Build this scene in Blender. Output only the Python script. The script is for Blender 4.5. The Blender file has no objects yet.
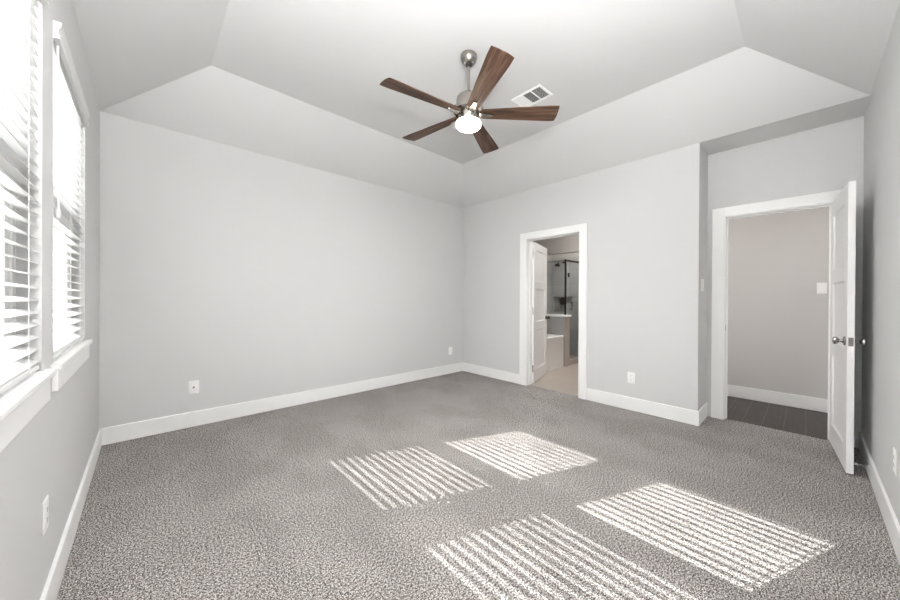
import bpy, bmesh, math, random
from mathutils import Vector, Matrix

random.seed(7)
C = bpy.context.scene.collection
SC = bpy.context.scene
PI = math.pi

# ------------------------------------------------------------------ camera, sky, sun, exposure
EYE = Vector((0, 0, 1.2282))
YAW, PITCH, ROLL = math.radians(45.91), math.radians(-0.18), math.radians(-0.29)
fw = Vector((math.cos(YAW), math.sin(YAW), 0)); rt = Vector((math.sin(YAW), -math.cos(YAW), 0)); zz = Vector((0, 0, 1))
fwd = fw * math.cos(PITCH) + zz * math.sin(PITCH)
upv = zz * math.cos(PITCH) - fw * math.sin(PITCH)
r2 = rt * math.cos(ROLL) - upv * math.sin(ROLL)
u2 = upv * math.cos(ROLL) + rt * math.sin(ROLL)
cam = bpy.data.cameras.new('camera'); cam.sensor_width = 36; cam.lens = 330.4 / 900 * 36
cam.shift_x = -15.7 / 900; cam.shift_y = -1.0 / 900; cam.clip_start = 0.02
co = bpy.data.objects.new('camera', cam); C.objects.link(co)
co.matrix_world = Matrix(((r2.x, u2.x, -fwd.x, EYE.x), (r2.y, u2.y, -fwd.y, EYE.y), (r2.z, u2.z, -fwd.z, EYE.z), (0, 0, 0, 1)))
SC.camera = co

SKY, SUN, LAMP, DOWN, BOUNCE, HALL, BATH, EXPO = 5.0, 15.5, 9.0, 35.0, 148.0, 11.0, 11.0, 0.03
w = bpy.data.worlds.new('sky'); SC.world = w; w.use_nodes = True
bg = w.node_tree.nodes['Background']; bg.inputs[0].default_value = (0.97, 0.985, 1.0, 1); bg.inputs[1].default_value = SKY

sl = bpy.data.lights.new('sun', 'SUN'); sl.energy = SUN; sl.angle = math.radians(0.16); sl.color = (1, 0.985, 0.96)
so = bpy.data.objects.new('sun', sl); C.objects.link(so)
so.rotation_euler = Vector((1, -0.405, -0.785)).to_track_quat('-Z', 'Y').to_euler()

def area(name, loc, sx, sy, power, direction, color=(1, 1, 1), portal=False):
    l = bpy.data.lights.new(name, 'AREA'); l.shape = 'RECTANGLE'; l.size = sx; l.size_y = sy; l.energy = power; l.color = color
    if portal: l.cycles.is_portal = True
    o = bpy.data.objects.new(name, l); C.objects.link(o); o.location = loc
    o.rotation_euler = Vector(direction).to_track_quat('-Z', 'Y').to_euler()
    return o
for yy in (1.447, 2.627):
    area('sky_portal', (-0.50, yy, 1.65), 1.4, 0.98, 1, (1, 0, 0), portal=True)
area('hall_top_fill', (4.66, 0.0, 2.68), 0.4, 2.4, HALL * 0.55, (0, 0, -1), (1, 0.95, 0.91))  # added overhead fill for the hall, no fixture there
area('hall_end_fill', (4.85, 1.38, 1.3), 0.8, 2.0, HALL * 0.8, (0, -1, 0), (1, 0.97, 0.95))  # added fill at the closed hall end, no window behind it
area('hall_end_fill', (4.85, -1.38, 1.3), 0.8, 2.0, HALL * 0.8, (0, 1, 0), (1, 0.97, 0.95))  # matching added fill from the opposite closed end
area('bathroom_fill', (4.45, 2.0, 2.70), 0.5, 0.5, BATH, (0, 0, -1), (1, 0.96, 0.93))  # unseen fill added to brighten the front of the bathroom
area('shower_fill', (5.75, 2.7, 2.7), 0.4, 0.4, BATH * 3.0, (0, 0, -1), (1, 0.97, 0.94))  # unseen fill added to lift the shower area, no fitting
bo = area('bounce_fill', (0.20, -0.08, 1.75), 0.30, 0.30, BOUNCE, (0, 0, 1), (1.0, 0.995, 0.99))  # added upward fill beside the camera, bounced off the ceiling

vs = SC.view_settings; vs.view_transform = 'Standard'; vs.look = 'None'; vs.gamma = 1; vs.use_curve_mapping = False; vs.exposure = EXPO
SC.cycles.max_bounces = 14; SC.cycles.diffuse_bounces = 9; SC.cycles.transparent_max_bounces = 16
SC.cycles.sample_clamp_indirect = 40
SC.cycles.caustics_reflective = False; SC.cycles.caustics_refractive = False

# ------------------------------------------------------------------ materials
def mat(name, col, rough=0.6, metal=0.0, spec=0.5):
    m = bpy.data.materials.new(name); m.use_nodes = True
    b = m.node_tree.nodes['Principled BSDF']
    b.inputs['Base Color'].default_value = (*col, 1); b.inputs['Roughness'].default_value = rough
    b.inputs['Metallic'].default_value = metal; b.inputs['Specular IOR Level'].default_value = spec
    return m
def nd(m, t, **k):
    n = m.node_tree.nodes.new(t)
    for a, v in k.items(): setattr(n, a, v)
    return n
def lk(m, a, b): m.node_tree.links.new(a, b)
def bumped(m, scale, strength, dist=0.002, detail=2):
    b = m.node_tree.nodes['Principled BSDF']
    g = nd(m, 'ShaderNodeNewGeometry'); n = nd(m, 'ShaderNodeTexNoise'); n.inputs['Scale'].default_value = scale; n.inputs['Detail'].default_value = detail
    bu = nd(m, 'ShaderNodeBump'); bu.inputs['Strength'].default_value = strength; bu.inputs['Distance'].default_value = dist
    lk(m, g.outputs['Position'], n.inputs['Vector']); lk(m, n.outputs['Fac'], bu.inputs['Height']); lk(m, bu.outputs[0], b.inputs['Normal'])
    return m
def ramp(m, pts):
    r = nd(m, 'ShaderNodeValToRGB'); e = r.color_ramp.elements
    while len(e) < len(pts): e.new(0.5)
    for q, (p, c) in zip(e, pts): q.position = p; q.color = (*c, 1)
    return r

M = {}
M['wall'] = bumped(mat('wall_paint', (0.620, 0.620, 0.618), 0.75, spec=0.25), 90, 0.10, 0.002)
M['ceil'] = bumped(mat('ceiling_paint', (0.670, 0.670, 0.667), 0.85, spec=0.2), 70, 0.15, 0.002)
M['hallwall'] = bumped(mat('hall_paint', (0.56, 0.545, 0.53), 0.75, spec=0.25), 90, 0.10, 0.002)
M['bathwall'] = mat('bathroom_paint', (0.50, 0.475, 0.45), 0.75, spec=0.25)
M['trim'] = mat('trim_white', (0.85, 0.85, 0.845), 0.38)
M['door'] = mat('door_white', (0.83, 0.83, 0.825), 0.40)
M['vinyl'] = mat('vinyl_white', (0.86, 0.86, 0.86), 0.35)
M['slat'] = mat('slat_white', (0.70, 0.70, 0.695), 0.45)
M['plate'] = mat('plate_white', (0.87, 0.87, 0.86), 0.35)
M['dark'] = mat('dark_slot', (0.03, 0.03, 0.03), 0.6)
M['grey'] = mat('grey_plastic', (0.25, 0.25, 0.25), 0.5)
M['nickel'] = mat('brushed_nickel', (0.40, 0.375, 0.345), 0.27, 1.0)
M['chrome'] = mat('chrome', (0.8, 0.8, 0.8), 0.15, 1.0)
M['knob'] = mat('satin_nickel', (0.42, 0.41, 0.40), 0.25, 1.0)
M['bronze'] = mat('dark_bronze', (0.05, 0.042, 0.036), 0.35, 0.8)
M['tub'] = mat('tub_acrylic', (0.82, 0.81, 0.80), 0.2)
M['rubber'] = mat('white_rubber', (0.8, 0.8, 0.79), 0.6)
M['concrete'] = mat('pale_concrete', (0.48, 0.47, 0.45), 0.9)
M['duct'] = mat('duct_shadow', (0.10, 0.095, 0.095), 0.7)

def carpet():
    m = mat('carpet_pile', (0.27, 0.25, 0.24), 0.95, spec=0.1); b = m.node_tree.nodes['Principled BSDF']
    g = nd(m, 'ShaderNodeNewGeometry')
    n1 = nd(m, 'ShaderNodeTexNoise'); n1.inputs['Scale'].default_value = 205; n1.inputs['Detail'].default_value = 2; n1.inputs['Roughness'].default_value = 0.6
    lk(m, g.outputs['Position'], n1.inputs['Vector'])
    n3 = nd(m, 'ShaderNodeTexNoise'); n3.inputs['Scale'].default_value = 95; n3.inputs['Detail'].default_value = 2
    lk(m, g.outputs['Position'], n3.inputs['Vector'])
    av = nd(m, 'ShaderNodeMath', operation='MULTIPLY_ADD'); av.inputs[1].default_value = 0.28; lk(m, n3.outputs['Fac'], av.inputs[0])
    sc = nd(m, 'ShaderNodeMath', operation='MULTIPLY'); sc.inputs[1].default_value = 0.72; lk(m, n1.outputs['Fac'], sc.inputs[0]); lk(m, sc.outputs[0], av.inputs[2])
    r1 = ramp(m, [(0.43, (0.028, 0.023, 0.020)), (0.477, (0.150, 0.136, 0.128)), (0.523, (0.315, 0.294, 0.281)), (0.565, (0.68, 0.652, 0.630))])
    lk(m, av.outputs[0], r1.inputs['Fac'])
    # pile brushed in broad strokes by the vacuum cleaner
    mp = nd(m, 'ShaderNodeMapping'); mp.inputs['Scale'].default_value = (1.6, 1.0, 1); mp.inputs['Rotation'].default_value = (0, 0, 0.5)
    lk(m, g.outputs['Position'], mp.inputs['Vector'])
    n2 = nd(m, 'ShaderNodeTexNoise'); n2.inputs['Scale'].default_value = 1.6; n2.inputs['Detail'].default_value = 3; n2.inputs['Distortion'].default_value = 0.3
    lk(m, mp.outputs[0], n2.inputs['Vector'])
    r2_ = ramp(m, [(0.42, (0.86, 0.86, 0.86)), (0.5, (0.93, 0.93, 0.93)), (0.58, (1.0, 1.0, 1.0))])
    lk(m, n2.outputs['Fac'], r2_.inputs['Fac'])
    mx = nd(m, 'ShaderNodeMix', data_type='RGBA', blend_type='MULTIPLY'); mx.inputs[0].default_value = 1
    lk(m, r1.outputs[0], mx.inputs[6]); lk(m, r2_.outputs[0], mx.inputs[7]); lk(m, mx.outputs[2], b.inputs['Base Color'])
    bu = nd(m, 'ShaderNodeBump'); bu.inputs['Strength'].default_value = 0.4; bu.inputs['Distance'].default_value = 0.006
    lk(m, n1.outputs['Fac'], bu.inputs['Height']); lk(m, bu.outputs[0], b.inputs['Normal'])
    return m
M['carpet'] = carpet()

def planks():
    m = mat('dark_wood_floor', (0.06, 0.05, 0.045), 0.42); b = m.node_tree.nodes['Principled BSDF']
    g = nd(m, 'ShaderNodeNewGeometry')
    br = nd(m, 'ShaderNodeTexBrick'); br.offset = 0.37
    br.inputs['Color1'].default_value = (0.042, 0.033, 0.029, 1); br.inputs['Color2'].default_value = (0.026, 0.021, 0.019, 1); br.inputs['Mortar'].default_value = (0.10, 0.09, 0.085, 1)
    br.inputs['Scale'].default_value = 1; br.inputs['Brick Width'].default_value = 1.2; br.inputs['Row Height'].default_value = 0.15; br.inputs['Mortar Size'].default_value = 0.0035
    lk(m, g.outputs['Position'], br.inputs['Vector'])
    mp = nd(m, 'ShaderNodeMapping'); mp.inputs['Scale'].default_value = (3, 40, 1); lk(m, g.outputs['Position'], mp.inputs['Vector'])
    n = nd(m, 'ShaderNodeTexNoise'); n.inputs['Scale'].default_value = 1; n.inputs['Detail'].default_value = 4; lk(m, mp.outputs[0], n.inputs['Vector'])
    r = ramp(m, [(0.3, (0.7, 0.7, 0.7)), (0.7, (1.35, 1.3, 1.3))]); lk(m, n.outputs['Fac'], r.inputs['Fac'])
    mx = nd(m, 'ShaderNodeMix', data_type='RGBA', blend_type='MULTIPLY'); mx.inputs[0].default_value = 1
    lk(m, br.outputs['Color'], mx.inputs[6]); lk(m, r.outputs[0], mx.inputs[7]); lk(m, mx.outputs[2], b.inputs['Base Color'])
    return m
M['planks'] = planks()

def blade_wood():
    m = mat('walnut_blade', (0.12, 0.07, 0.045), 0.5, spec=0.3); b = m.node_tree.nodes['Principled BSDF']
    t = nd(m, 'ShaderNodeTexCoord'); oi = nd(m, 'ShaderNodeObjectInfo')
    ad = nd(m, 'ShaderNodeVectorMath', operation='ADD'); lk(m, t.outputs['Object'], ad.inputs[0]); lk(m, oi.outputs['Random'], ad.inputs[1])
    mp = nd(m, 'ShaderNodeMapping'); mp.inputs['Scale'].default_value = (2.2, 26, 10); lk(m, ad.outputs[0], mp.inputs['Vector'])
    n = nd(m, 'ShaderNodeTexNoise'); n.inputs['Scale'].default_value = 1.6; n.inputs['Detail'].default_value = 5; n.inputs['Distortion'].default_value = 0.8
    lk(m, mp.outputs[0], n.inputs['Vector'])
    r = ramp(m, [(0.30, (0.028, 0.014, 0.009)), (0.48, (0.085, 0.044, 0.027)), (0.62, (0.14, 0.080, 0.051)), (0.75, (0.19, 0.120, 0.082))])
    lk(m, n.outputs['Fac'], r.inputs['Fac']); lk(m, r.outputs[0], b.inputs['Base Color'])
    return m
M['blade'] = blade_wood()

def tile(name, c1, c2, mortar, bw, rh, ms=0.004, rough=0.4):
    m = mat(name, c1, rough); b = m.node_tree.nodes['Principled BSDF']
    g = nd(m, 'ShaderNodeNewGeometry'); sx = nd(m, 'ShaderNodeSeparateXYZ'); lk(m, g.outputs['Position'], sx.inputs[0])
    ad = nd(m, 'ShaderNodeMath', operation='ADD'); lk(m, sx.outputs[0], ad.inputs[0]); lk(m, sx.outputs[1], ad.inputs[1])
    cb = nd(m, 'ShaderNodeCombineXYZ'); lk(m, ad.outputs[0], cb.inputs[0]); lk(m, sx.outputs[2], cb.inputs[1])
    br = nd(m, 'ShaderNodeTexBrick'); br.offset = 0.5
    br.inputs['Color1'].default_value = (*c1, 1); br.inputs['Color2'].default_value = (*c2, 1); br.inputs['Mortar'].default_value = (*mortar, 1)
    br.inputs['Scale'].default_value = 1; br.inputs['Brick Width'].default_value = bw; br.inputs['Row Height'].default_value = rh; br.inputs['Mortar Size'].default_value = ms
    lk(m, cb.outputs[0], br.inputs['Vector']); lk(m, br.outputs['Color'], b.inputs['Base Color'])
    return m
M['tile'] = tile('grey_wall_tile', (0.36, 0.36, 0.352), (0.41, 0.41, 0.40), (0.45, 0.45, 0.44), 0.6, 0.3)
M['tile_dark'] = tile('dark_mosaic_tile', (0.12, 0.12, 0.115), (0.16, 0.155, 0.15), (0.20, 0.20, 0.19), 0.05, 0.05, 0.003)
M['tile_beige'] = mat('beige_tile', (0.40, 0.35, 0.31), 0.45)
def floor_tile():
    m = mat('beige_floor_tile', (0.5, 0.45, 0.4), 0.4); b = m.node_tree.nodes['Principled BSDF']
    g = nd(m, 'ShaderNodeNewGeometry'); br = nd(m, 'ShaderNodeTexBrick'); br.offset = 0.5
    br.inputs['Color1'].default_value = (0.40, 0.345, 0.30, 1); br.inputs['Color2'].default_value = (0.365, 0.32, 0.28, 1); br.inputs['Mortar'].default_value = (0.33, 0.29, 0.255, 1)
    br.inputs['Scale'].default_value = 1; br.inputs['Brick Width'].default_value = 0.6; br.inputs['Row Height'].default_value = 0.3; br.inputs['Mortar Size'].default_value = 0.004
    lk(m, g.outputs['Position'], br.inputs['Vector']); lk(m, br.outputs['Color'], b.inputs['Base Color'])
    return m
M['bathfloor'] = floor_tile()

def glass(name, tint=(1, 1, 1), refl=0.06):
    m = bpy.data.materials.new(name); m.use_nodes = True; nt = m.node_tree; nt.nodes.clear()
    o = nd(m, 'ShaderNodeOutputMaterial'); t = nd(m, 'ShaderNodeBsdfTransparent'); t.inputs[0].default_value = (*tint, 1)
    gl = nd(m, 'ShaderNodeBsdfGlossy'); gl.inputs['Roughness'].default_value = 0.02
    lw = nd(m, 'ShaderNodeLayerWeight'); pw = nd(m, 'ShaderNodeMath', operation='POWER'); pw.inputs[1].default_value = 5
    lk(m, lw.outputs['Facing'], pw.inputs[0]); fr = nd(m, 'ShaderNodeMath', operation='MULTIPLY_ADD'); fr.inputs[1].default_value = 0.55; fr.inputs[2].default_value = 0.03
    lk(m, pw.outputs[0], fr.inputs[0])
    mx = nd(m, 'ShaderNodeMixShader'); lk(m, fr.outputs[0], mx.inputs[0]); lk(m, t.outputs[0], mx.inputs[1]); lk(m, gl.outputs[0], mx.inputs[2]); lk(m, mx.outputs[0], o.inputs[0])
    return m
M['glass'] = glass('window_glass', (0.97, 0.98, 0.975))
M['shower_glass'] = glass('shower_glass', (0.92, 0.935, 0.93))
def screen():
    m = bpy.data.materials.new('insect_mesh'); m.use_nodes = True; nt = m.node_tree; nt.nodes.clear()
    o = nd(m, 'ShaderNodeOutputMaterial'); t = nd(m, 'ShaderNodeBsdfTransparent'); d = nd(m, 'ShaderNodeBsdfDiffuse'); d.inputs[0].default_value = (0.12, 0.12, 0.12, 1)
    mx = nd(m, 'ShaderNodeMixShader'); mx.inputs[0].default_value = 0.18
    lk(m, t.outputs[0], mx.inputs[1]); lk(m, d.outputs[0], mx.inputs[2]); lk(m, mx.outputs[0], o.inputs[0])
    return m
M['screen'] = screen()
def emis(name, col, s):
    m = mat(name, (0.9, 0.9, 0.88), 0.3); b = m.node_tree.nodes['Principled BSDF']
    b.inputs['Emission Color'].default_value = (*col, 1); b.inputs['Emission Strength'].default_value = s
    return m
M['globe'] = emis('lit_opal_glass', (1.0, 0.90, 0.78), LAMP)

# ------------------------------------------------------------------ mesh helpers
def B(): return bmesh.new()
def bx(bm, lo, hi, bev=0.0, seg=2):
    lo, hi = Vector(lo), Vector(hi)
    r = bmesh.ops.create_cube(bm, size=1)
    vv = r['verts']
    bmesh.ops.scale(bm, vec=hi - lo, verts=vv); bmesh.ops.translate(bm, vec=(lo + hi) / 2, verts=vv)
    if bev > 0:
        ed = list({e for v in vv for e in v.link_edges})
        bmesh.ops.bevel(bm, geom=ed, offset=bev, segments=seg, affect='EDGES', profile=0.5)
def lathe(bm, prof, seg=40, mtx=None):
    """prof: list of (r, z) along the axis z; closed where r = 0."""
    rings = []
    for r, z in prof:
        if r <= 1e-6: rings.append([bm.verts.new((0, 0, z))])
        else: rings.append([bm.verts.new((r * math.cos(2 * PI * k / seg), r * math.sin(2 * PI * k / seg), z)) for k in range(seg)])
    for a, b in zip(rings, rings[1:]):
        for k in range(seg):
            k2 = (k + 1) % seg
            if len(a) == 1 and len(b) == 1: continue
            if len(a) == 1: bm.faces.new((a[0], b[k2], b[k]))
            elif len(b) == 1: bm.faces.new((a[k], a[k2], b[0]))
            else: bm.faces.new((a[k], a[k2], b[k2], b[k]))
    vs_ = [v for r in rings for v in r]
    if mtx is not None: bmesh.ops.transform(bm, matrix=mtx, verts=vs_)
    return vs_
def cyl(bm, p, q, r, seg=16, r2=None):
    p, q = Vector(p), Vector(q); d = q - p
    m = Matrix.Translation(p) @ d.to_track_quat('Z', 'Y').to_matrix().to_4x4()
    L = d.length; r2 = r if r2 is None else r2
    lathe(bm, [(0, 0), (r, 0), (r2, L), (0, L)], seg, m)
def prism(bm, pts, a, b, axis):
    """extrude the 2-D outline pts from a to b along the axis (the two other axes in order)."""
    def P(u, v, t):
        l = [u, v]; l.insert(axis, t); return l
    A = [bm.verts.new(P(u, v, a)) for u, v in pts]; Bv = [bm.verts.new(P(u, v, b)) for u, v in pts]
    n = len(pts)
    bm.faces.new(A); bm.faces.new(Bv[::-1])
    for k in range(n): bm.faces.new((A[k], Bv[k], Bv[(k + 1) % n], A[(k + 1) % n]))
def obj(name, bm, m, parent=None, smooth=False, world=False, loc=None):
    bmesh.ops.recalc_face_normals(bm, faces=bm.faces[:])
    me = bpy.data.meshes.new(name); bm.to_mesh(me); bm.free()
    if smooth:
        me.polygons.foreach_set('use_smooth', [True] * len(me.polygons))
        me.set_sharp_from_angle(angle=math.radians(35))
    me.materials.append(M[m] if isinstance(m, str) else m)
    o = bpy.data.objects.new(name, me); C.objects.link(o)
    if loc is not None: o.location = loc
    if parent is not None:
        o.parent = parent
        if world: o.matrix_parent_inverse = Matrix.Translation(-Vector(parent_world(parent)))
    return o
def parent_world(p):
    v = Vector(p.location)
    return v if p.parent is None else v + parent_world(p.parent) + (p.matrix_parent_inverse.translation)
def tag(o, label, cat, group=None, kind=None):
    o['label'] = label; o['category'] = cat
    if group: o['group'] = group
    if kind: o['kind'] = kind
    return o
def thing(name, label, cat, loc=(0, 0, 0), rz=0, group=None, kind=None):
    o = bpy.data.objects.new(name, None); C.objects.link(o); o.empty_display_size = 0.1
    o.location = loc; o.rotation_euler = (0, 0, rz)
    return tag(o, label, cat, group, kind)
def struct(name, bm, m, label, cat, **k):
    return tag(obj(name, bm, m, **k), label, cat, kind='structure')
def copy_tree(o, parent=None):
    c = o.copy(); C.objects.link(c)
    if parent is not None: c.parent = parent
    for ch in list(o.children): copy_tree(ch, c)
    return c

# ------------------------------------------------------------------ measures
XW, YA, XB, YR, H, D, H2, YAL, XAL = -0.272, 4.035, 3.8515, -0.320, 2.743, 0.651, 3.110, 0.731, 4.2455
XO = XW - 0.19            # outer face of the window wall
TW = 0.12                 # inner wall thickness
OPZ0, OPZ1 = 0.930, 2.345 # window opening
WIN = [(0.952, 1.942), (2.132, 3.122)]
BD0, BD1, BDH = 1.95, 2.745, 2.06     # bathroom door opening
ED0, ED1, EDH = -0.157, 0.588, 2.072  # entry door opening
XH = 5.33                 # hall wall
CZ = 2.9                  # top of the wall slabs

# ------------------------------------------------------------------ shell
bm = B(); bx(bm, (XO, YR - TW, -0.1), (XB + 0.06, YA + TW, 0)); bx(bm, (XB + 0.06, YR - TW, -0.1), (XAL + 0.06, YAL + 0.06, 0))
struct('floor', bm, 'carpet', 'grey speckled carpet covering the bedroom floor', 'floor')
bm = B(); bx(bm, (XAL + 0.06, -1.5, -0.1), (XH + 0.1, 1.5, -0.004))
struct('floor_hall', bm, 'planks', 'dark wood plank floor seen through the open entry door', 'floor')
bm = B(); bx(bm, (XB + 0.06, 1.5, -0.1), (7.1, YA + TW, -0.004))
struct('floor_bathroom', bm, 'bathfloor', 'beige tile floor seen through the bathroom doorway', 'floor')

bm = B()  # window wall with two openings
ys = [YR - TW, WIN[0][0], WIN[0][1], WIN[1][0], WIN[1][1], YA + TW]
for k in (0, 2, 4): bx(bm, (XO, ys[k], 0), (XW, ys[k + 1], CZ))
for a, b in WIN: bx(bm, (XO, a, 0), (XW, b, OPZ0)); bx(bm, (XO, a, OPZ1), (XW, b, CZ))
struct('wall_left', bm, 'wall', 'pale grey wall with two blind-covered windows', 'wall')
bm = B(); bx(bm, (XO, YA, 0), (XB + TW, YA + TW, CZ))
struct('wall_back', bm, 'wall', 'long plain pale grey wall opposite the viewer, left of the bathroom doorway', 'wall')
bm = B()
bx(bm, (XB, YAL, 0), (XB + TW, BD0, CZ)); bx(bm, (XB, BD1, 0), (XB + TW, YA, CZ)); bx(bm, (XB, BD0, BDH), (XB + TW, BD1, CZ))
struct('wall_right', bm, 'wall', 'pale grey wall holding the bathroom doorway', 'wall')
bm = B(); bx(bm, (XB + TW, YAL, 0), (XAL + TW, YAL + TW, CZ))
struct('wall_alcove', bm, 'wall', 'short return wall beside the entry door alcove', 'wall')
bm = B()
bx(bm, (XAL, ED1, 0), (XAL + TW, YAL, CZ)); bx(bm, (XAL, YR, 0), (XAL + TW, ED0, CZ)); bx(bm, (XAL, ED0, EDH), (XAL + TW, ED1, CZ))
struct('wall_entry', bm, 'wall', 'recessed pale grey wall holding the entry doorway', 'wall')
bm = B(); bx(bm, (XO, YR - TW, 0), (XAL + TW, YR, CZ))
struct('wall_near', bm, 'wall', 'pale grey wall behind the open entry door', 'wall')

bm = B()  # tray ceiling: sloping borders and a flat middle, one shell with a lid
e = 0.1
out = [(XW - e, YR - e), (XB + 0.05, YR - e), (XB + 0.05, YA + e), (XW - e, YA + e)]
low = [(XW, YR), (XB, YR), (XB, YA), (XW, YA)]
top = [(XW + D, YR + D), (XB - D, YR + D), (XB - D, YA - D), (XW + D, YA - D)]
V0 = [bm.verts.new((x, y, H)) for x, y in out]; V1 = [bm.verts.new((x, y, H)) for x, y in low]; V2 = [bm.verts.new((x, y, H2)) for x, y in top]
V3 = [bm.verts.new((x, y, H2 + 0.15)) for x, y in out]
for k in range(4):
    j = (k + 1) % 4
    bm.faces.new((V0[k], V0[j], V1[j], V1[k])); bm.faces.new((V1[k], V1[j], V2[j], V2[k])); bm.faces.new((V0[k], V3[k], V3[j], V0[j]))
bm.faces.new(V2); bm.faces.new(V3[::-1])
struct('ceiling', bm, 'ceil', 'vaulted tray ceiling with sloping borders', 'ceiling')
bm = B(); bx(bm, (XB + 0.05, YR - TW, H), (XAL + TW, YAL + TW, H + 0.12))
struct('ceiling_alcove', bm, 'ceil', 'flat lowered soffit above the entry door alcove', 'ceiling')

# hall
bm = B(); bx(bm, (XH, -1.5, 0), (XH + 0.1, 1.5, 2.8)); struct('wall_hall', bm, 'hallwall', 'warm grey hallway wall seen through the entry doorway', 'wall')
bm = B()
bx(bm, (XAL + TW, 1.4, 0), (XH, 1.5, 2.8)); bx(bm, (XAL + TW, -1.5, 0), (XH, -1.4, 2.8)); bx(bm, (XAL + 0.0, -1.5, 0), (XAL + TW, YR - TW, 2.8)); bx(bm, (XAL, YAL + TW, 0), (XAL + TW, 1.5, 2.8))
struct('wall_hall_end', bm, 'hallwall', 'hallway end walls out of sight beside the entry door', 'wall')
bm = B(); bx(bm, (XAL + TW, -1.5, 2.7), (XH + 0.1, 1.5, 2.8)); struct('ceiling_hall', bm, 'ceil', 'flat hallway ceiling', 'ceiling')
# bathroom
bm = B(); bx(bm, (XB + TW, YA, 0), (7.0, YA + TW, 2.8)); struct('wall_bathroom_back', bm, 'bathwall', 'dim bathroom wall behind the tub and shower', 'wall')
bm = B()
NY0, NY1, NZ0, NZ1 = 3.50, 3.98, 0.92, 1.27
bx(bm, (6.6, 1.5, 0), (6.7, NY0, 2.12)); bx(bm, (6.6, NY1, 0), (6.7, YA, 2.12)); bx(bm, (6.6, NY0, 0), (6.7, NY1, NZ0)); bx(bm, (6.6, NY0, NZ1), (6.7, NY1, 2.12)); bx(bm, (6.68, NY0, NZ0), (6.72, NY1, NZ1))
struct('wall_shower', bm, 'tile', 'grey tiled far wall of the shower', 'wall')
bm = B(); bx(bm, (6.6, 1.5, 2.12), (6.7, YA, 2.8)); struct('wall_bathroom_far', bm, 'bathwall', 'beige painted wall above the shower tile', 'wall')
bm = B(); bx(bm, (4.0, YA - 0.012, 0), (6.6, YA, 2.12)); struct('wall_shower_back', bm, 'tile', 'grey tiled back wall behind the tub and shower', 'wall')
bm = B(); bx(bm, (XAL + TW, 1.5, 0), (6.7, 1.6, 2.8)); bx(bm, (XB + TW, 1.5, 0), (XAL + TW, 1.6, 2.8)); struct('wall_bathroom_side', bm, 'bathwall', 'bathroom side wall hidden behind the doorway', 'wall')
bm = B(); bx(bm, (XB + TW, 1.5, 2.743), (6.7, YA, 2.85)); struct('ceiling_bathroom', bm, 'ceil', 'flat bathroom ceiling', 'ceiling')
bm = B(); bx(bm, (4.98, 1.6, 1.985), (5.10, YA - 0.012, 2.743)); struct('wall_header', bm, 'bathwall', 'dropped header wall in front of the shower', 'wall')
bm = B(); bx(bm, (5.42, 3.03, 0), (5.575, YA - 0.012, 0.895)); hw = struct('wall_half', bm, 'tile', 'tiled half wall between bathtub and shower', 'wall')
bm = B(); bx(bm, (5.425, 3.018, 0), (5.575, 3.03, 0.895)); obj('end_tile', bm, 'tile_beige', hw)
bm = B(); bx(bm, (5.395, 2.995, 0.895), (5.605, YA - 0.012, 0.93), 0.006); obj('cap', bm, 'trim', hw)
bm = B(); bx(bm, (5.575, 3.03, 0), (6.6, 3.14, 0.095), 0.006); struct('trim_4', bm, 'tile_beige', 'beige raised curb at the foot of the shower glass', 'curb')
bm = B(); bx(bm, (-9, -9, -0.35), (XO, 14, -0.3)); struct('ground', bm, 'concrete', 'pale concrete ground outside the windows', 'ground')

# ------------------------------------------------------------------ skirting
BH, BT = 0.142, 0.015
def base(name, lo, hi, label, parent=None):
    bm = B(); bx(bm, lo, hi, 0.004, 2); return struct(name, bm, 'trim', label, 'baseboard')
base('baseboard_left', (XW, YR + BT, 0), (XW + BT, YA - BT, BH), 'white baseboard under the two windows')
base('baseboard_back', (XW, YA - BT, 0), (XB, YA, BH), 'white baseboard along the long plain wall')
base('baseboard_right', (XB - BT, BD1 + 0.11, 0), (XB, YA - BT, BH), 'white baseboard between room corner and bathroom door')
base('baseboard_right_long', (XB - BT, YAL - BT, 0), (XB, BD0 - 0.10, BH), 'white baseboard between bathroom door and alcove')
base('baseboard_alcove', (XB, YAL - BT, 0), (XAL, YAL, BH), 'short white baseboard on the alcove return')
base('baseboard_near', (XW + BT, YR, 0), (XAL, YR + BT, BH), 'white baseboard behind the open entry door')
base('baseboard_hall', (XH - BT, -1.4, 0), (XH, 1.4, 0.145), 'white baseboard across the dark wood hallway')

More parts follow.
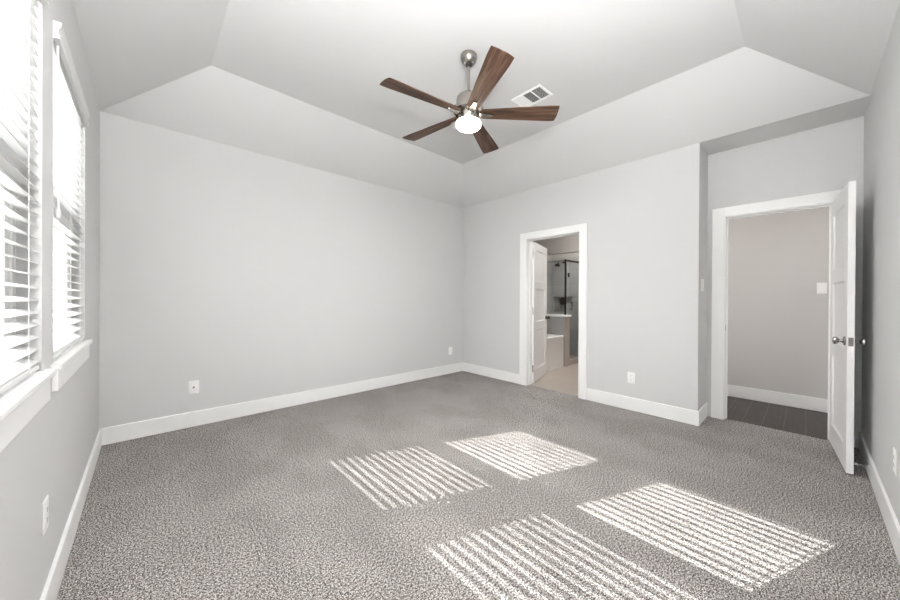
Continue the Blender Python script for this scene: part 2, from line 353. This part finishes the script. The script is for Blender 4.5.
# ------------------------------------------------------------------ windows
GZ0, GZM0, GZM1, GZ1 = 1.006, 1.584, 1.712, 2.284
def make_window(n, y0, y1, label):
    t = thing('window_%d' % n, label, 'window', (XW, (y0 + y1) / 2, OPZ0), kind='structure')
    g0, g1 = y0 + 0.098, y1 - 0.094
    xf0, xf1 = -0.425, -0.328
    bm = B()
    bx(bm, (xf0, y0, OPZ0), (xf1, y0 + 0.045, OPZ1), 0.003); bx(bm, (xf0, y1 - 0.045, OPZ0), (xf1, y1, OPZ1), 0.003)
    bx(bm, (xf0, y0 + 0.045, OPZ0), (xf1, y1 - 0.045, 0.972), 0.003); bx(bm, (xf0, y0 + 0.045, 2.318), (xf1, y1 - 0.045, OPZ1), 0.003)
    obj('window_frame', bm, 'vinyl', t, world=True)
    def sash(name, x0, x1, z0, a, b, z1):
        bm = B()
        bx(bm, (x0, y0 + 0.045, z0), (x1, g0, z1), 0.003); bx(bm, (x0, g1, z0), (x1, y1 - 0.045, z1), 0.003)
        bx(bm, (x0, g0, z0), (x1, g1, a), 0.003); bx(bm, (x0, g0, b), (x1, g1, z1), 0.003)
        s = obj(name, bm, 'vinyl', t, world=True)
        xm = (x0 + x1) / 2
        bm = B(); bx(bm, (xm - 0.002, g0, a), (xm + 0.002, g1, b)); p = obj('pane', bm, 'glass', s)
        return s
    sash('lower_sash', -0.372, -0.335, 0.972, GZ0, GZM0, 1.648)
    sash('upper_sash', -0.408, -0.374, 1.632, GZM1, GZ1, 2.318)
    bm = B(); bx(bm, (-0.416, y0 + 0.045, 0.972), (-0.412, y1 - 0.045, 1.64)); obj('insect_screen', bm, 'screen', t, world=True)
    bm = B(); bx(bm, (-0.335, (y0 + y1) / 2 - 0.03, 1.648), (-0.33, (y0 + y1) / 2 + 0.03, 1.660), 0.003); obj('sash_lock', bm, 'vinyl', t, world=True)
    bm = B(); bx(bm, (-0.328, y0, 0.955), (XW + 0.001, y0 + 0.006, OPZ1)); bx(bm, (-0.328, y1 - 0.006, 0.955), (XW + 0.001, y1, OPZ1)); bx(bm, (-0.328, y0 + 0.006, OPZ1 - 0.006), (XW + 0.001, y1 - 0.006, OPZ1))
    obj('jamb_liner', bm, 'wall', t, world=True)
    bm = B(); bx(bm, (-0.328, y0, 0.930), (XW, y1, 0.955), 0.002); bx(bm, (XW - 0.001, y0 - 0.045, 0.930), (XW + 0.030, y1 + 0.045, 0.955), 0.006)
    obj('window_sill', bm, 'trim', t, world=True)
    bm = B(); bx(bm, (XW, y0 - 0.022, 0.842), (XW + 0.018, y1 + 0.022, 0.930), 0.003); obj('apron', bm, 'trim', t, world=True)
    return t
make_window(1, *WIN[0], 'window nearer the viewer on the left wall, cut by the picture edge')
make_window(2, *WIN[1], 'farther window on the left wall, closer to the room corner')

def make_blind(y0, y1):
    yc = (y0 + y1) / 2; L = (y1 - y0) - 0.030; h = L / 2
    t = thing('window_blind', 'white slatted blind in the farther window with a tilt wand', 'blind', (-0.300, yc, 0.955), group='white window blinds')
    z0 = 0.955
    bm = B(); bx(bm, (-0.026, -h, 2.290 - z0), (0.026, h, 2.340 - z0), 0.002); obj('headrail', bm, 'vinyl', t)
    bm = B()   # valance with a moulded profile and short returns
    x0 = 0.028
    prof = [(x0, 2.285), (x0 + 0.016, 2.285), (x0 + 0.018, 2.296), (x0 + 0.013, 2.303), (x0 + 0.013, 2.322), (x0 + 0.019, 2.332), (x0 + 0.022, 2.352), (x0, 2.352)]
    prism(bm, [(a, b - z0) for a, b in prof], -h - 0.004, h + 0.004, 1)
    obj('valance', bm, 'slat', t)
    bm = B(); bx(bm, (0.016, -h + 0.004, 2.270 - z0), (0.030, -h + 0.02, 2.290 - z0), 0.002); obj('valance_clip', bm, 'grey', t)
    bm = B(); pitch = 0.0440; z = 0.998; n = 0
    while z < 2.275:
        k = min(1, max(0, (z - 1.52) / 0.2)); th = math.radians(18.5 + 7.0 * k) + random.uniform(-0.012, 0.012)
        cs = []
        N = 4
        for i in range(N + 1):
            u = -0.025 + 0.05 * i / N; cs.append((u, 0.0022 * (1 - (u / 0.025) ** 2) + 0.0014))
        lowr = [(u, v - 0.0028) for u, v in cs][::-1]
        pts = [(u * math.cos(th) + v * math.sin(th), -u * math.sin(th) + v * math.cos(th) + z - z0) for u, v in cs + lowr]
        prism(bm, pts, -h, h, 1); z += pitch; n += 1
    obj('slats', bm, 'slat', t, smooth=True)
    bm = B(); bx(bm, (-0.025, -h, 0.962 - z0), (0.025, h, 0.982 - z0), 0.005); br = obj('bottom_rail', bm, 'slat', t)
    for q in (-0.33, 0.0, 0.33):
        bm = B()
        for sx in (-0.0245, 0.0245): cyl(bm, (sx, q, 0.98 - z0), (sx, q, 2.295 - z0), 0.0011, 6)
        obj('ladder_cord', bm, 'rubber', t)
        bm = B(); lathe(bm, [(0, 0), (0.006, 0.001), (0.006, 0.003), (0, 0.004)], 12, Matrix.Translation((0.026, q, 0.972 - z0)) @ Matrix.Rotation(PI / 2, 4, 'Y')); obj('cord_plug', bm, 'plate', t)
    bm = B(); cyl(bm, (0.034, -h + 0.06, 1.58 - z0), (0.032, -h + 0.06, 2.29 - z0), 0.0042, 10); lathe(bm, [(0, 0), (0.006, 0.004), (0.007, 0.03), (0.0042, 0.05), (0, 0.05)], 12, Matrix.Translation((0.034, -h + 0.06, 1.555 - z0)))
    obj('tilt_wand', bm, 'vinyl', t, smooth=True)
    return t
bl = make_blind(*WIN[1])
b2 = copy_tree(bl); b2.location.y = sum(WIN[0]) / 2
b2['label'] = 'white slatted blind in the nearer window, cut by the picture edge'

# ------------------------------------------------------------------ door casings and jambs
def casing(name, x, y0, y1, hgt, wl, wr, wh, depth, label, face=-1):
    """flat casing on the room side of an opening in a wall x = const, jamb boards and stop strips inside; y1 is the left side seen from the room."""
    t = thing(name, label, 'door frame', (x, (y0 + y1) / 2, 0), kind='structure')
    bm = B(); bx(bm, (x - 0.018, y1 - 0.004, 0), (x, y1 + wl, hgt + wh), 0.003); bx(bm, (x - 0.018, y0 - wr, 0), (x, y0 + 0.004, hgt + wh), 0.003); bx(bm, (x - 0.018, y0 + 0.004, hgt - 0.004), (x, y1 - 0.004, hgt + wh), 0.003)
    obj('casing', bm, 'trim', t, world=True)
    bm = B(); j = 0.012
    bx(bm, (x - 0.004, y1 - j, 0), (x + depth + 0.004, y1 + 0.001, hgt)); bx(bm, (x - 0.004, y0 - 0.001, 0), (x + depth + 0.004, y0 + j, hgt)); bx(bm, (x - 0.004, y0 + j, hgt - j), (x + depth + 0.004, y1 - j, hgt + 0.001))
    obj('jamb', bm, 'trim', t, world=True)
    return t
def stops(t, xs, y0, y1, hgt):
    bm = B(); j, s = 0.012, 0.011
    bx(bm, (xs, y1 - j - s, 0), (xs + 0.03, y1 - j, hgt - j), 0.002); bx(bm, (xs, y0 + j, 0), (xs + 0.03, y0 + j + s, hgt - j), 0.002); bx(bm, (xs, y0 + j + s, hgt - j - s), (xs + 0.03, y1 - j - s, hgt - j), 0.002)
    obj('stop_strip', bm, 'trim', t, world=True)
t1 = casing('trim_1', XB, BD0, BD1, BDH, 0.105, 0.095, 0.085, TW, 'white casing around the bathroom doorway')
stops(t1, XB + 0.05, BD0, BD1, BDH)
t2 = casing('trim_2', XAL, ED0, ED1, EDH, 0.100, 0.100, 0.090, TW, 'white casing around the entry doorway')
stops(t2, XAL + 0.045, ED0, ED1, EDH)
bm = B(); bx(bm, (XAL + 0.008, ED1 - 0.0135, 0.905), (XAL + 0.036, ED1 - 0.0115, 0.970), 0.0005); sp = obj('strike_plate', bm, 'knob', t2, world=True); sp['label'] = 'small nickel strike plate'
bm = B(); bx(bm, (XAL + 0.045, ED0 + 0.012, -0.01), (XAL + 0.075, ED1 - 0.012, 0.004), 0.003); struct('trim_3', bm, 'planks', 'thin dark edge strip where carpet meets hallway wood', 'threshold')

# ------------------------------------------------------------------ doors
def leaf(L, T, z0, z1, panels, stile, z_top=None):
    """three recessed flat panels on both faces; x along the width from the hinge, y through the thickness."""
    bm = B()
    bx(bm, (0, 0, z0), (stile, T, z1), 0.0015); bx(bm, (L - stile, 0, z0), (L, T, z1), 0.0015)
    rails = [z0] + [v for p in panels for v in p] + [z1]
    for k in range(0, len(rails), 2): bx(bm, (stile, 0, rails[k]), (L - stile, T, rails[k + 1]))
    for a, b in panels:
        r = 0.010; s = 0.010
        for y, yi in ((0, r), (T, T - r)):
            o = [bm.verts.new(p) for p in ((stile, y, a), (L - stile, y, a), (L - stile, y, b), (stile, y, b))]
            i = [bm.verts.new(p) for p in ((stile + s, yi, a + s), (L - stile - s, yi, a + s), (L - stile - s, yi, b - s), (stile + s, yi, b - s))]
            bm.faces.new(i)
            for k in range(4): bm.faces.new((o[k], o[(k + 1) % 4], i[(k + 1) % 4], i[k]))
    return bm
def knob_bm(sgn, ball=True):
    bm = B()
    prof = [(0, 0), (0.032, 0), (0.033, 0.004), (0.028, 0.010), (0.015, 0.013), (0.011, 0.020), (0.011, 0.028), (0.018, 0.034), (0.0265, 0.042), (0.028, 0.050), (0.024, 0.058), (0.012, 0.0625), (0, 0.063)]
    lathe(bm, prof, 28, Matrix.Rotation(-PI / 2 * sgn, 4, 'X'))
    return bm
# entry door, swung open against the near wall
P0 = Vector((4.233, -0.142)); P1 = Vector((3.532, -0.198)); dv = (P1 - P0); L1 = dv.length; rz = math.atan2(dv.y, dv.x)
T1 = 0.036
d1 = thing('door_1', 'white three-panel entry door standing open with nickel knobs', 'door', (P0.x, P0.y, 0), rz, kind='structure')
bm = leaf(L1, T1, 0.014, 2.056, [(0.19, 0.77), (0.885, 1.365), (1.47, 1.93)], 0.105)
obj('door_leaf', bm, 'door', d1)      # with this rotation local +y points to the near wall
k = obj('door_knob', knob_bm(-1), 'knob', d1, smooth=True, loc=(L1 - 0.062, 0, 0.935))
k = obj('door_knob', knob_bm(1), 'knob', d1, smooth=True, loc=(L1 - 0.062, T1, 0.935))
bm = B(); bx(bm, (L1 - 0.0005, 0.006, 0.905), (L1 + 0.0015, T1 - 0.006, 0.965), 0.0005); bx(bm, (L1, 0.012, 0.925), (L1 + 0.009, 0.024, 0.945), 0.002); obj('latch_plate', bm, 'knob', d1)
for hz in (0.25, 1.02, 1.80):
    bm = B(); cyl(bm, (-0.004, T1 + 0.002, hz - 0.045), (-0.004, T1 + 0.002, hz + 0.045), 0.006, 12); bx(bm, (-0.002, 0.004, hz - 0.044), (0.0005, T1 - 0.002, hz + 0.044)); obj('hinge', bm, 'knob', d1, smooth=True)
# bathroom door, swung into the bathroom
Q0 = Vector((3.985, 2.712)); ang = math.radians(18.0); L2 = 0.735
d2 = thing('door_2', 'white three-panel bathroom door swung inward with a dark knob', 'door', (Q0.x, Q0.y, 0), ang, kind='structure')
bm = leaf(L2, T1, 0.012, 2.035, [(0.19, 0.77), (0.885, 1.365), (1.47, 1.93)], 0.105); obj('door_leaf', bm, 'door', d2)
obj('door_knob', knob_bm(-1), 'bronze', d2, smooth=True, loc=(L2 - 0.06, 0, 0.92))
obj('door_knob', knob_bm(1), 'bronze', d2, smooth=True, loc=(L2 - 0.06, T1, 0.92))
for hz in (0.22, 1.05, 1.85):
    bm = B(); cyl(bm, (-0.006, T1 + 0.001, hz - 0.05), (-0.006, T1 + 0.001, hz + 0.05), 0.007, 12); bx(bm, (-0.002, 0.003, hz - 0.05), (0.0005, T1, hz + 0.05)); obj('hinge', bm, 'chrome', d2, smooth=True)

# ------------------------------------------------------------------ ceiling fan
FX, FY = 1.797, 1.834
fan = thing('ceiling_fan', 'brushed nickel ceiling fan with five dark wood blades and lit globe', 'ceiling fan', (FX, FY, H2))
def fz(bm, prof, **k): lathe(bm, [(r, z - H2) for r, z in prof], 48)
bm = B(); fz(bm, [(0, 3.110), (0.060, 3.110), (0.064, 3.104), (0.064, 3.085), (0.056, 3.062), (0.040, 3.042), (0.030, 3.036), (0, 3.036)]); can = obj('canopy', bm, 'nickel', fan, smooth=True)
bm = B(); fz(bm, [(0, 3.038), (0.026, 3.038), (0.022, 3.026), (0, 3.024)]); obj('hanger_ball', bm, 'dark', can, smooth=True)
bm = B(); fz(bm, [(0, 3.04), (0.0115, 3.04), (0.0115, 2.80), (0, 2.80)]); obj('downrod', bm, 'nickel', fan, smooth=True)
bm = B(); fz(bm, [(0, 2.835), (0.018, 2.835), (0.022, 2.812), (0.040, 2.806), (0.070, 2.796), (0.090, 2.778), (0.096, 2.755), (0.096, 2.705), (0.112, 2.702), (0.117, 2.694), (0.117, 2.668), (0.110, 2.661), (0, 2.659)]); obj('motor_housing', bm, 'nickel', fan, smooth=True)
bm = B(); fz(bm, [(0, 2.661), (0.080, 2.661), (0.081, 2.655), (0.081, 2.598), (0.078, 2.592), (0, 2.590)]); lkit = obj('light_kit', bm, 'nickel', fan, smooth=True)
bm = B(); fz(bm, [(0, 2.594), (0.086, 2.594), (0.095, 2.588), (0.098, 2.576), (0.096, 2.560), (0.086, 2.550), (0.050, 2.545), (0, 2.544)]); obj('lamp_globe', bm, 'globe', lkit, smooth=True)
dl = bpy.data.lights.new('lamp_downlight', 'AREA'); dl.shape = 'DISK'; dl.size = 0.17; dl.energy = DOWN; dl.color = (1, 0.98, 0.97)
do = bpy.data.objects.new('lamp_downlight', dl); C.objects.link(do); do.parent = lkit; do.location = (0, 0, 2.543 - H2)
def blade_bm():
    bm = B(); N = 16; R0, R1 = 0.095, 0.684; t = 0.006
    topv, botv = [], []
    outline = []
    for i in range(N + 1):
        s = i / N; x = R0 + (R1 - R0) * s; wv = 0.046 + 0.031 * min(1, s * 1.15)
        outline.append((x, wv))
    up = [(x - (0.010 if i == N else 0), a) for i, (x, a) in enumerate(outline)]
    dn = [(x, -a) for x, a in outline][::-1]
    tip = [(R1 + 0.004 * (1 - (k / 3) ** 2) - 0.005 * (k + 3) / 6, 0.077 * k / 3) for k in (2, 1, 0, -1, -2)]
    pts = up + tip + dn
    prism(bm, pts, -t / 2, t / 2, 2)
    ed = [e for e in bm.edges if abs(e.verts[0].co.z - e.verts[1].co.z) < 1e-6]
    bmesh.ops.bevel(bm, geom=ed, offset=0.002, segments=1, affect='EDGES')
    return bm
def iron_bm():
    bm = B()
    pts = [(0.085, 0.030), (0.110, 0.026), (0.150, 0.016), (0.182, 0.013), (0.190, 0.008), (0.190, -0.008), (0.182, -0.013), (0.150, -0.016), (0.110, -0.026), (0.085, -0.030)]
    prism(bm, pts, -0.019, -0.004, 2)
    bmesh.ops.bevel(bm, geom=bm.edges[:], offset=0.003, segments=2, affect='EDGES')
    for x in (0.135, 0.17): lathe(bm, [(0, -0.021), (0.004, -0.0205), (0.0045, -0.019), (0, -0.018)], 10, Matrix.Translation((x, 0, 0)))
    return bm
b0 = None
for k in range(5):
    if b0 is None:
        b0 = obj('blade', blade_bm(), 'blade', fan); i0 = obj('blade_iron', iron_bm(), 'nickel', b0, smooth=True); bld = b0
    else:
        bld = b0.copy(); C.objects.link(bld); bld.parent = fan; ir = i0.copy(); C.objects.link(ir); ir.parent = bld
    bld.location = (0, 0, 2.654 - H2); bld.rotation_mode = 'XYZ'
    bld.rotation_euler = (math.radians(-12), 0, math.radians(170.5 + 72 * k))

# ------------------------------------------------------------------ ceiling register
v = thing('air_vent', 'white three-way ceiling register with louvres over a dark shade sheet beside the fan', 'vent', (2.588, 1.80, H2))
bm = B(); hx, hy = 0.105, 0.160; m_ = 0.022
bx(bm, (-hx, -hy, -0.008), (-hx + m_, hy, 0), 0.002); bx(bm, (hx - m_, -hy, -0.008), (hx, hy, 0), 0.002)
bx(bm, (-hx + m_, -hy, -0.008), (hx - m_, -hy + m_, 0), 0.002); bx(bm, (-hx + m_, hy - m_, -0.008), (hx - m_, hy, 0), 0.002)
for yb in (-0.046, 0.046): bx(bm, (-hx + m_, yb - 0.004, -0.008), (hx - m_, yb + 0.004, 0), 0.001)
obj('face_plate', bm, 'plate', v)
bm = B(); bx(bm, (-hx + m_, -hy + m_, -0.0015), (hx - m_, hy - m_, -0.0005)); obj('duct_shade', bm, 'duct', v)  # flat dark sheet, its colour stands in for shade inside the duct
def louvres(y0, y1, n, along_x, tilt):
    bm = B()
    for i in range(n):
        r = Matrix.Rotation(math.radians(tilt), 4, 'X' if along_x else 'Y'); b_ = B()
        if along_x:
            c = Vector((0, y0 + (i + .5) * (y1 - y0) / n, -0.0055)); bx(b_, (-hx + m_, -0.0035, -0.0005), (hx - m_, 0.0035, 0.0005))
        else:
            c = Vector((-hx + m_ + (i + .5) * 2 * (hx - m_) / n, (y0 + y1) / 2, -0.0055)); bx(b_, (-0.0035, -(y1 - y0) / 2, -0.0005), (0.0035, (y1 - y0) / 2, 0.0005))
        bmesh.ops.transform(b_, matrix=Matrix.Translation(c) @ r, verts=b_.verts[:])
        me = bpy.data.meshes.new('tmp'); b_.to_mesh(me); b_.free(); bm.from_mesh(me); bpy.data.meshes.remove(me)
    return bm
obj('louvres', louvres(0.050, 0.138, 13, True, -35), 'plate', v)
obj('louvres', louvres(-0.042, 0.042, 9, False, -45), 'plate', v)
obj('louvres', louvres(-0.138, -0.050, 8, True, 55), 'plate', v)

# ------------------------------------------------------------------ outlets and switches (built facing -y, then turned)
def plate(t, w=0.078, h=0.122):
    bm = B(); bx(bm, (-w / 2, -0.006, -h / 2), (w / 2, 0, h / 2), 0.0035, 3); return obj('cover_plate', bm, 'plate', t, smooth=True)
def outlet(label, loc, rz, coax=False):
    t = thing('wall_outlet', label, 'outlet', loc, rz, group='white wall outlets'); plate(t)
    if coax:
        bm = B(); lathe(bm, [(0, -0.001), (0.0085, 0), (0.0085, 0.002), (0.0055, 0.002), (0.0055, 0.011), (0.002, 0.011), (0, 0.008)], 20, Matrix.Translation((0, -0.006, 0)) @ Matrix.Rotation(PI / 2, 4, 'X')); obj('coax_socket', bm, 'knob', t, smooth=True)
    else:
        for s in (-1, 1):
            bm = B()
            pts = [(0.0165 * math.cos(a), max(-0.0125, min(0.0125, 0.0165 * math.sin(a)))) for a in [2 * PI * k / 24 for k in range(24)]]
            prism(bm, [(a, b + s * 0.0195) for a, b in pts], -0.0075, -0.005, 1); r = obj('receptacle', bm, 'plate', t)
            bm = B()
            for x, hh in ((-0.006, 0.0045), (0.006, 0.0035)): bx(bm, (x - 0.001, -0.0081, s * 0.0195 - hh + 0.003), (x + 0.001, -0.0074, s * 0.0195 + hh + 0.003))
            lathe(bm, [(0, 0), (0.0022, 0), (0.0022, 0.0007), (0, 0.0007)], 10, Matrix.Translation((0, -0.0074, s * 0.0195 - 0.007)) @ Matrix.Rotation(PI / 2, 4, 'X'))
            obj('slots', bm, 'dark', r)
    for z in ((0.042, -0.042) if coax else (0.0,)):
        bm = B(); lathe(bm, [(0, 0), (0.003, 0), (0.0025, 0.001), (0, 0.0012)], 10, Matrix.Translation((0, -0.006, z)) @ Matrix.Rotation(PI / 2, 4, 'X')); obj('screw', bm, 'plate', t)
    return t
outlet('white cable socket plate low on the long plain wall near the windows', (0.328, YA, 0.370), 0, True)
outlet('small white outlet on the long plain wall beside the far corner', (3.565, YA, 0.365), 0)
outlet('white outlet between bathroom door and alcove', (XB, 1.342, 0.357), -PI / 2)
outlet('white outlet below the windows seen nearly edge on', (XW, 1.985, 0.405), PI / 2)
outlet('white outlet on the wall behind the open door, at the picture edge', (2.735, YR, 0.410), PI)
def switch(label, loc, rz, n=1):
    w_ = 0.078 if n == 1 else 0.122
    t = thing('light_switch', label, 'light switch', loc, rz, group='white light switches'); plate(t, w_)
    for i in range(n):
        x = (i - (n - 1) / 2) * 0.046
        bm = B(); prism(bm, [(-0.006, -0.033), (-0.0105, -0.033), (-0.0070, 0.0), (-0.0085, 0.033), (-0.006, 0.033)], x - 0.0165, x + 0.0165, 0); obj('rocker', bm, 'plate', t)
    return t
switch('white light switch on the alcove return wall beside the entry casing', (4.005, YAL, 1.370), 0, 2)
switch('white light switch on the hallway wall beside the open door', (XH, -0.115, 1.355), -PI / 2)

# ------------------------------------------------------------------ door stop on the near baseboard
ds = thing('door_stop', 'white tipped spring door stop between baseboard and open door', 'door stop', (3.60, YR + BT, 0.072))
bm = B(); lathe(bm, [(0, 0), (0.012, 0), (0.012, 0.003), (0.006, 0.006), (0, 0.006)], 16, Matrix.Rotation(-PI / 2, 4, 'X')); obj('mounting_cup', bm, 'rubber', ds, smooth=True)
bm = B(); Nn = 150; rr = 0.0042; prev = None
ring = lambda a, y: [bm.verts.new(Vector((rr + 0.0009 * math.cos(q), 0, 0)).copy() if 0 else ((rr + 0.0009 * math.cos(q)) * math.cos(a), y + 0.0009 * math.sin(q), (rr + 0.0009 * math.cos(q)) * math.sin(a))) for q in (0, PI / 2, PI, 3 * PI / 2)]
for i in range(Nn + 1):
    rg = ring(2 * PI * 18 * i / Nn, 0.005 + 0.046 * i / Nn)
    if prev:
        for k in range(4): bm.faces.new((prev[k], prev[(k + 1) % 4], rg[(k + 1) % 4], rg[k]))
    prev = rg
obj('spring', bm, 'chrome', ds)
bm = B(); lathe(bm, [(0, 0.049), (0.0075, 0.049), (0.0085, 0.053), (0.0085, 0.060), (0.006, 0.064), (0, 0.065)], 16, Matrix.Rotation(-PI / 2, 4, 'X')); obj('rubber_tip', bm, 'rubber', ds, smooth=True)

# ------------------------------------------------------------------ bathroom fittings seen through the doorway
tub = thing('bathtub', 'white bathtub behind the open bathroom door', 'bathtub', (4.9, 3.53, 0))
bm = B()
x0, x1, y0, y1, zt = 4.36, 5.418, 3.04, YA - 0.014, 0.565
def rrect(x0, x1, y0, y1, r, z, n=5):
    o = []
    for cx, cy, a0 in ((x1 - r, y1 - r, 0), (x0 + r, y1 - r, 90), (x0 + r, y0 + r, 180), (x1 - r, y0 + r, 270)):
        for k in range(n + 1):
            a = math.radians(a0 + 90 * k / n); o.append(bm.verts.new((cx + r * math.cos(a), cy + r * math.sin(a), z)))
    return o
loops = [rrect(x0, x1, y0 + 0.006, y1, 0.01, -0.004), rrect(x0, x1, y0 + 0.006, y1, 0.01, 0.52), rrect(x0, x1, y0, y1, 0.012, 0.53), rrect(x0, x1, y0, y1, 0.012, zt - 0.01), rrect(x0 + 0.01, x1 - 0.01, y0 + 0.01, y1 - 0.01, 0.012, zt),
         rrect(x0 + 0.09, x1 - 0.09, y0 + 0.09, y1 - 0.09, 0.12, zt), rrect(x0 + 0.11, x1 - 0.11, y0 + 0.11, y1 - 0.11, 0.13, zt - 0.03), rrect(x0 + 0.2, x1 - 0.18, y0 + 0.2, y1 - 0.2, 0.15, 0.15)]
for a, b in zip(loops, loops[1:]):
    n = len(a)
    for k in range(n): bm.faces.new((a[k], a[(k + 1) % n], b[(k + 1) % n], b[k]))
bm.faces.new(loops[-1])
o = obj('tub_shell', bm, 'tub', tub, smooth=True, world=True)
sh = thing('shower_enclosure', 'glass shower enclosure with dark bronze header above the half wall', 'shower', (5.9, 3.08, 0.095))
bm = B(); bx(bm, (5.486, 3.07, 0.93), (5.494, YA - 0.012, 1.905)); obj('side_pane', bm, 'shower_glass', sh, world=True)
bm = B(); bx(bm, (5.480, 3.05, 1.905), (5.500, YA - 0.012, 1.93), 0.002); obj('side_rail', bm, 'chrome', sh, world=True)
bm = B(); bx(bm, (5.478, 3.045, 0.93), (5.504, 3.072, 1.93), 0.002); obj('corner_post', bm, 'bronze', sh, world=True)
bm = B(); bx(bm, (5.478, 3.045, 1.905), (6.6, 3.075, 1.94), 0.003); obj('header', bm, 'bronze', sh, world=True)
bm = B(); bx(bm, (5.61, 3.056, 0.10), (6.26, 3.064, 1.905)); dp = obj('door_pane', bm, 'shower_glass', sh, world=True)
bm = B(); bx(bm, (6.27, 3.056, 0.10), (6.59, 3.064, 1.905)); obj('fixed_pane', bm, 'shower_glass', sh, world=True)
bm = B()
cyl(bm, (5.66, 3.02, 1.02), (5.66, 3.02, 1.16), 0.007, 10); cyl(bm, (5.66, 3.056, 1.03), (5.66, 3.02, 1.03), 0.006, 10); cyl(bm, (5.66, 3.056, 1.15), (5.66, 3.02, 1.15), 0.006, 10)
obj('pull_handle', bm, 'bronze', dp, smooth=True)
for hz in (0.30, 1.62):
    bm = B(); bx(bm, (5.590, 3.050, hz), (5.625, 3.070, hz + 0.08), 0.002); obj('glass_hinge', bm, 'bronze', dp)
# shower valve on the wet side of the far wall, and the arm with its head
sv = thing('shower_valve', 'round dark shower valve with lever on the tiled wall', 'shower valve', (6.6, 3.735, 1.17))
bm = B(); lathe(bm, [(0, 0), (0.085, 0), (0.085, 0.006), (0.03, 0.012), (0.03, 0.05), (0, 0.052)], 28, Matrix.Rotation(-PI / 2, 4, 'Y')); obj('escutcheon', bm, 'bronze', sv, smooth=True)
bm = B(); cyl(bm, (-0.045, 0, 0), (-0.06, 0.08, 0.055), 0.012, 10, 0.008); obj('lever', bm, 'bronze', sv, smooth=True)
shd = thing('overhead_shower', 'dark shower head on a bent arm near the header', 'shower head', (6.6, 3.72, 2.03))
bm = B(); cyl(bm, (0, 0, 0), (-0.16, 0, 0.02), 0.011, 12); cyl(bm, (-0.16, 0, 0.02), (-0.25, 0, -0.05), 0.011, 12); lathe(bm, [(0, 0), (0.03, 0), (0.03, 0.005), (0.012, 0.01), (0, 0.01)], 16, Matrix.Rotation(-PI / 2, 4, 'Y')); obj('shower_arm', bm, 'bronze', shd, smooth=True)
bm = B(); lathe(bm, [(0, 0), (0.014, 0), (0.018, -0.02), (0.055, -0.045), (0.058, -0.058), (0, -0.06)], 24, Matrix.Translation((-0.25, 0, -0.045)) @ Matrix.Rotation(math.radians(25), 4, 'Y')); obj('spray_face', bm, 'bronze', shd, smooth=True)
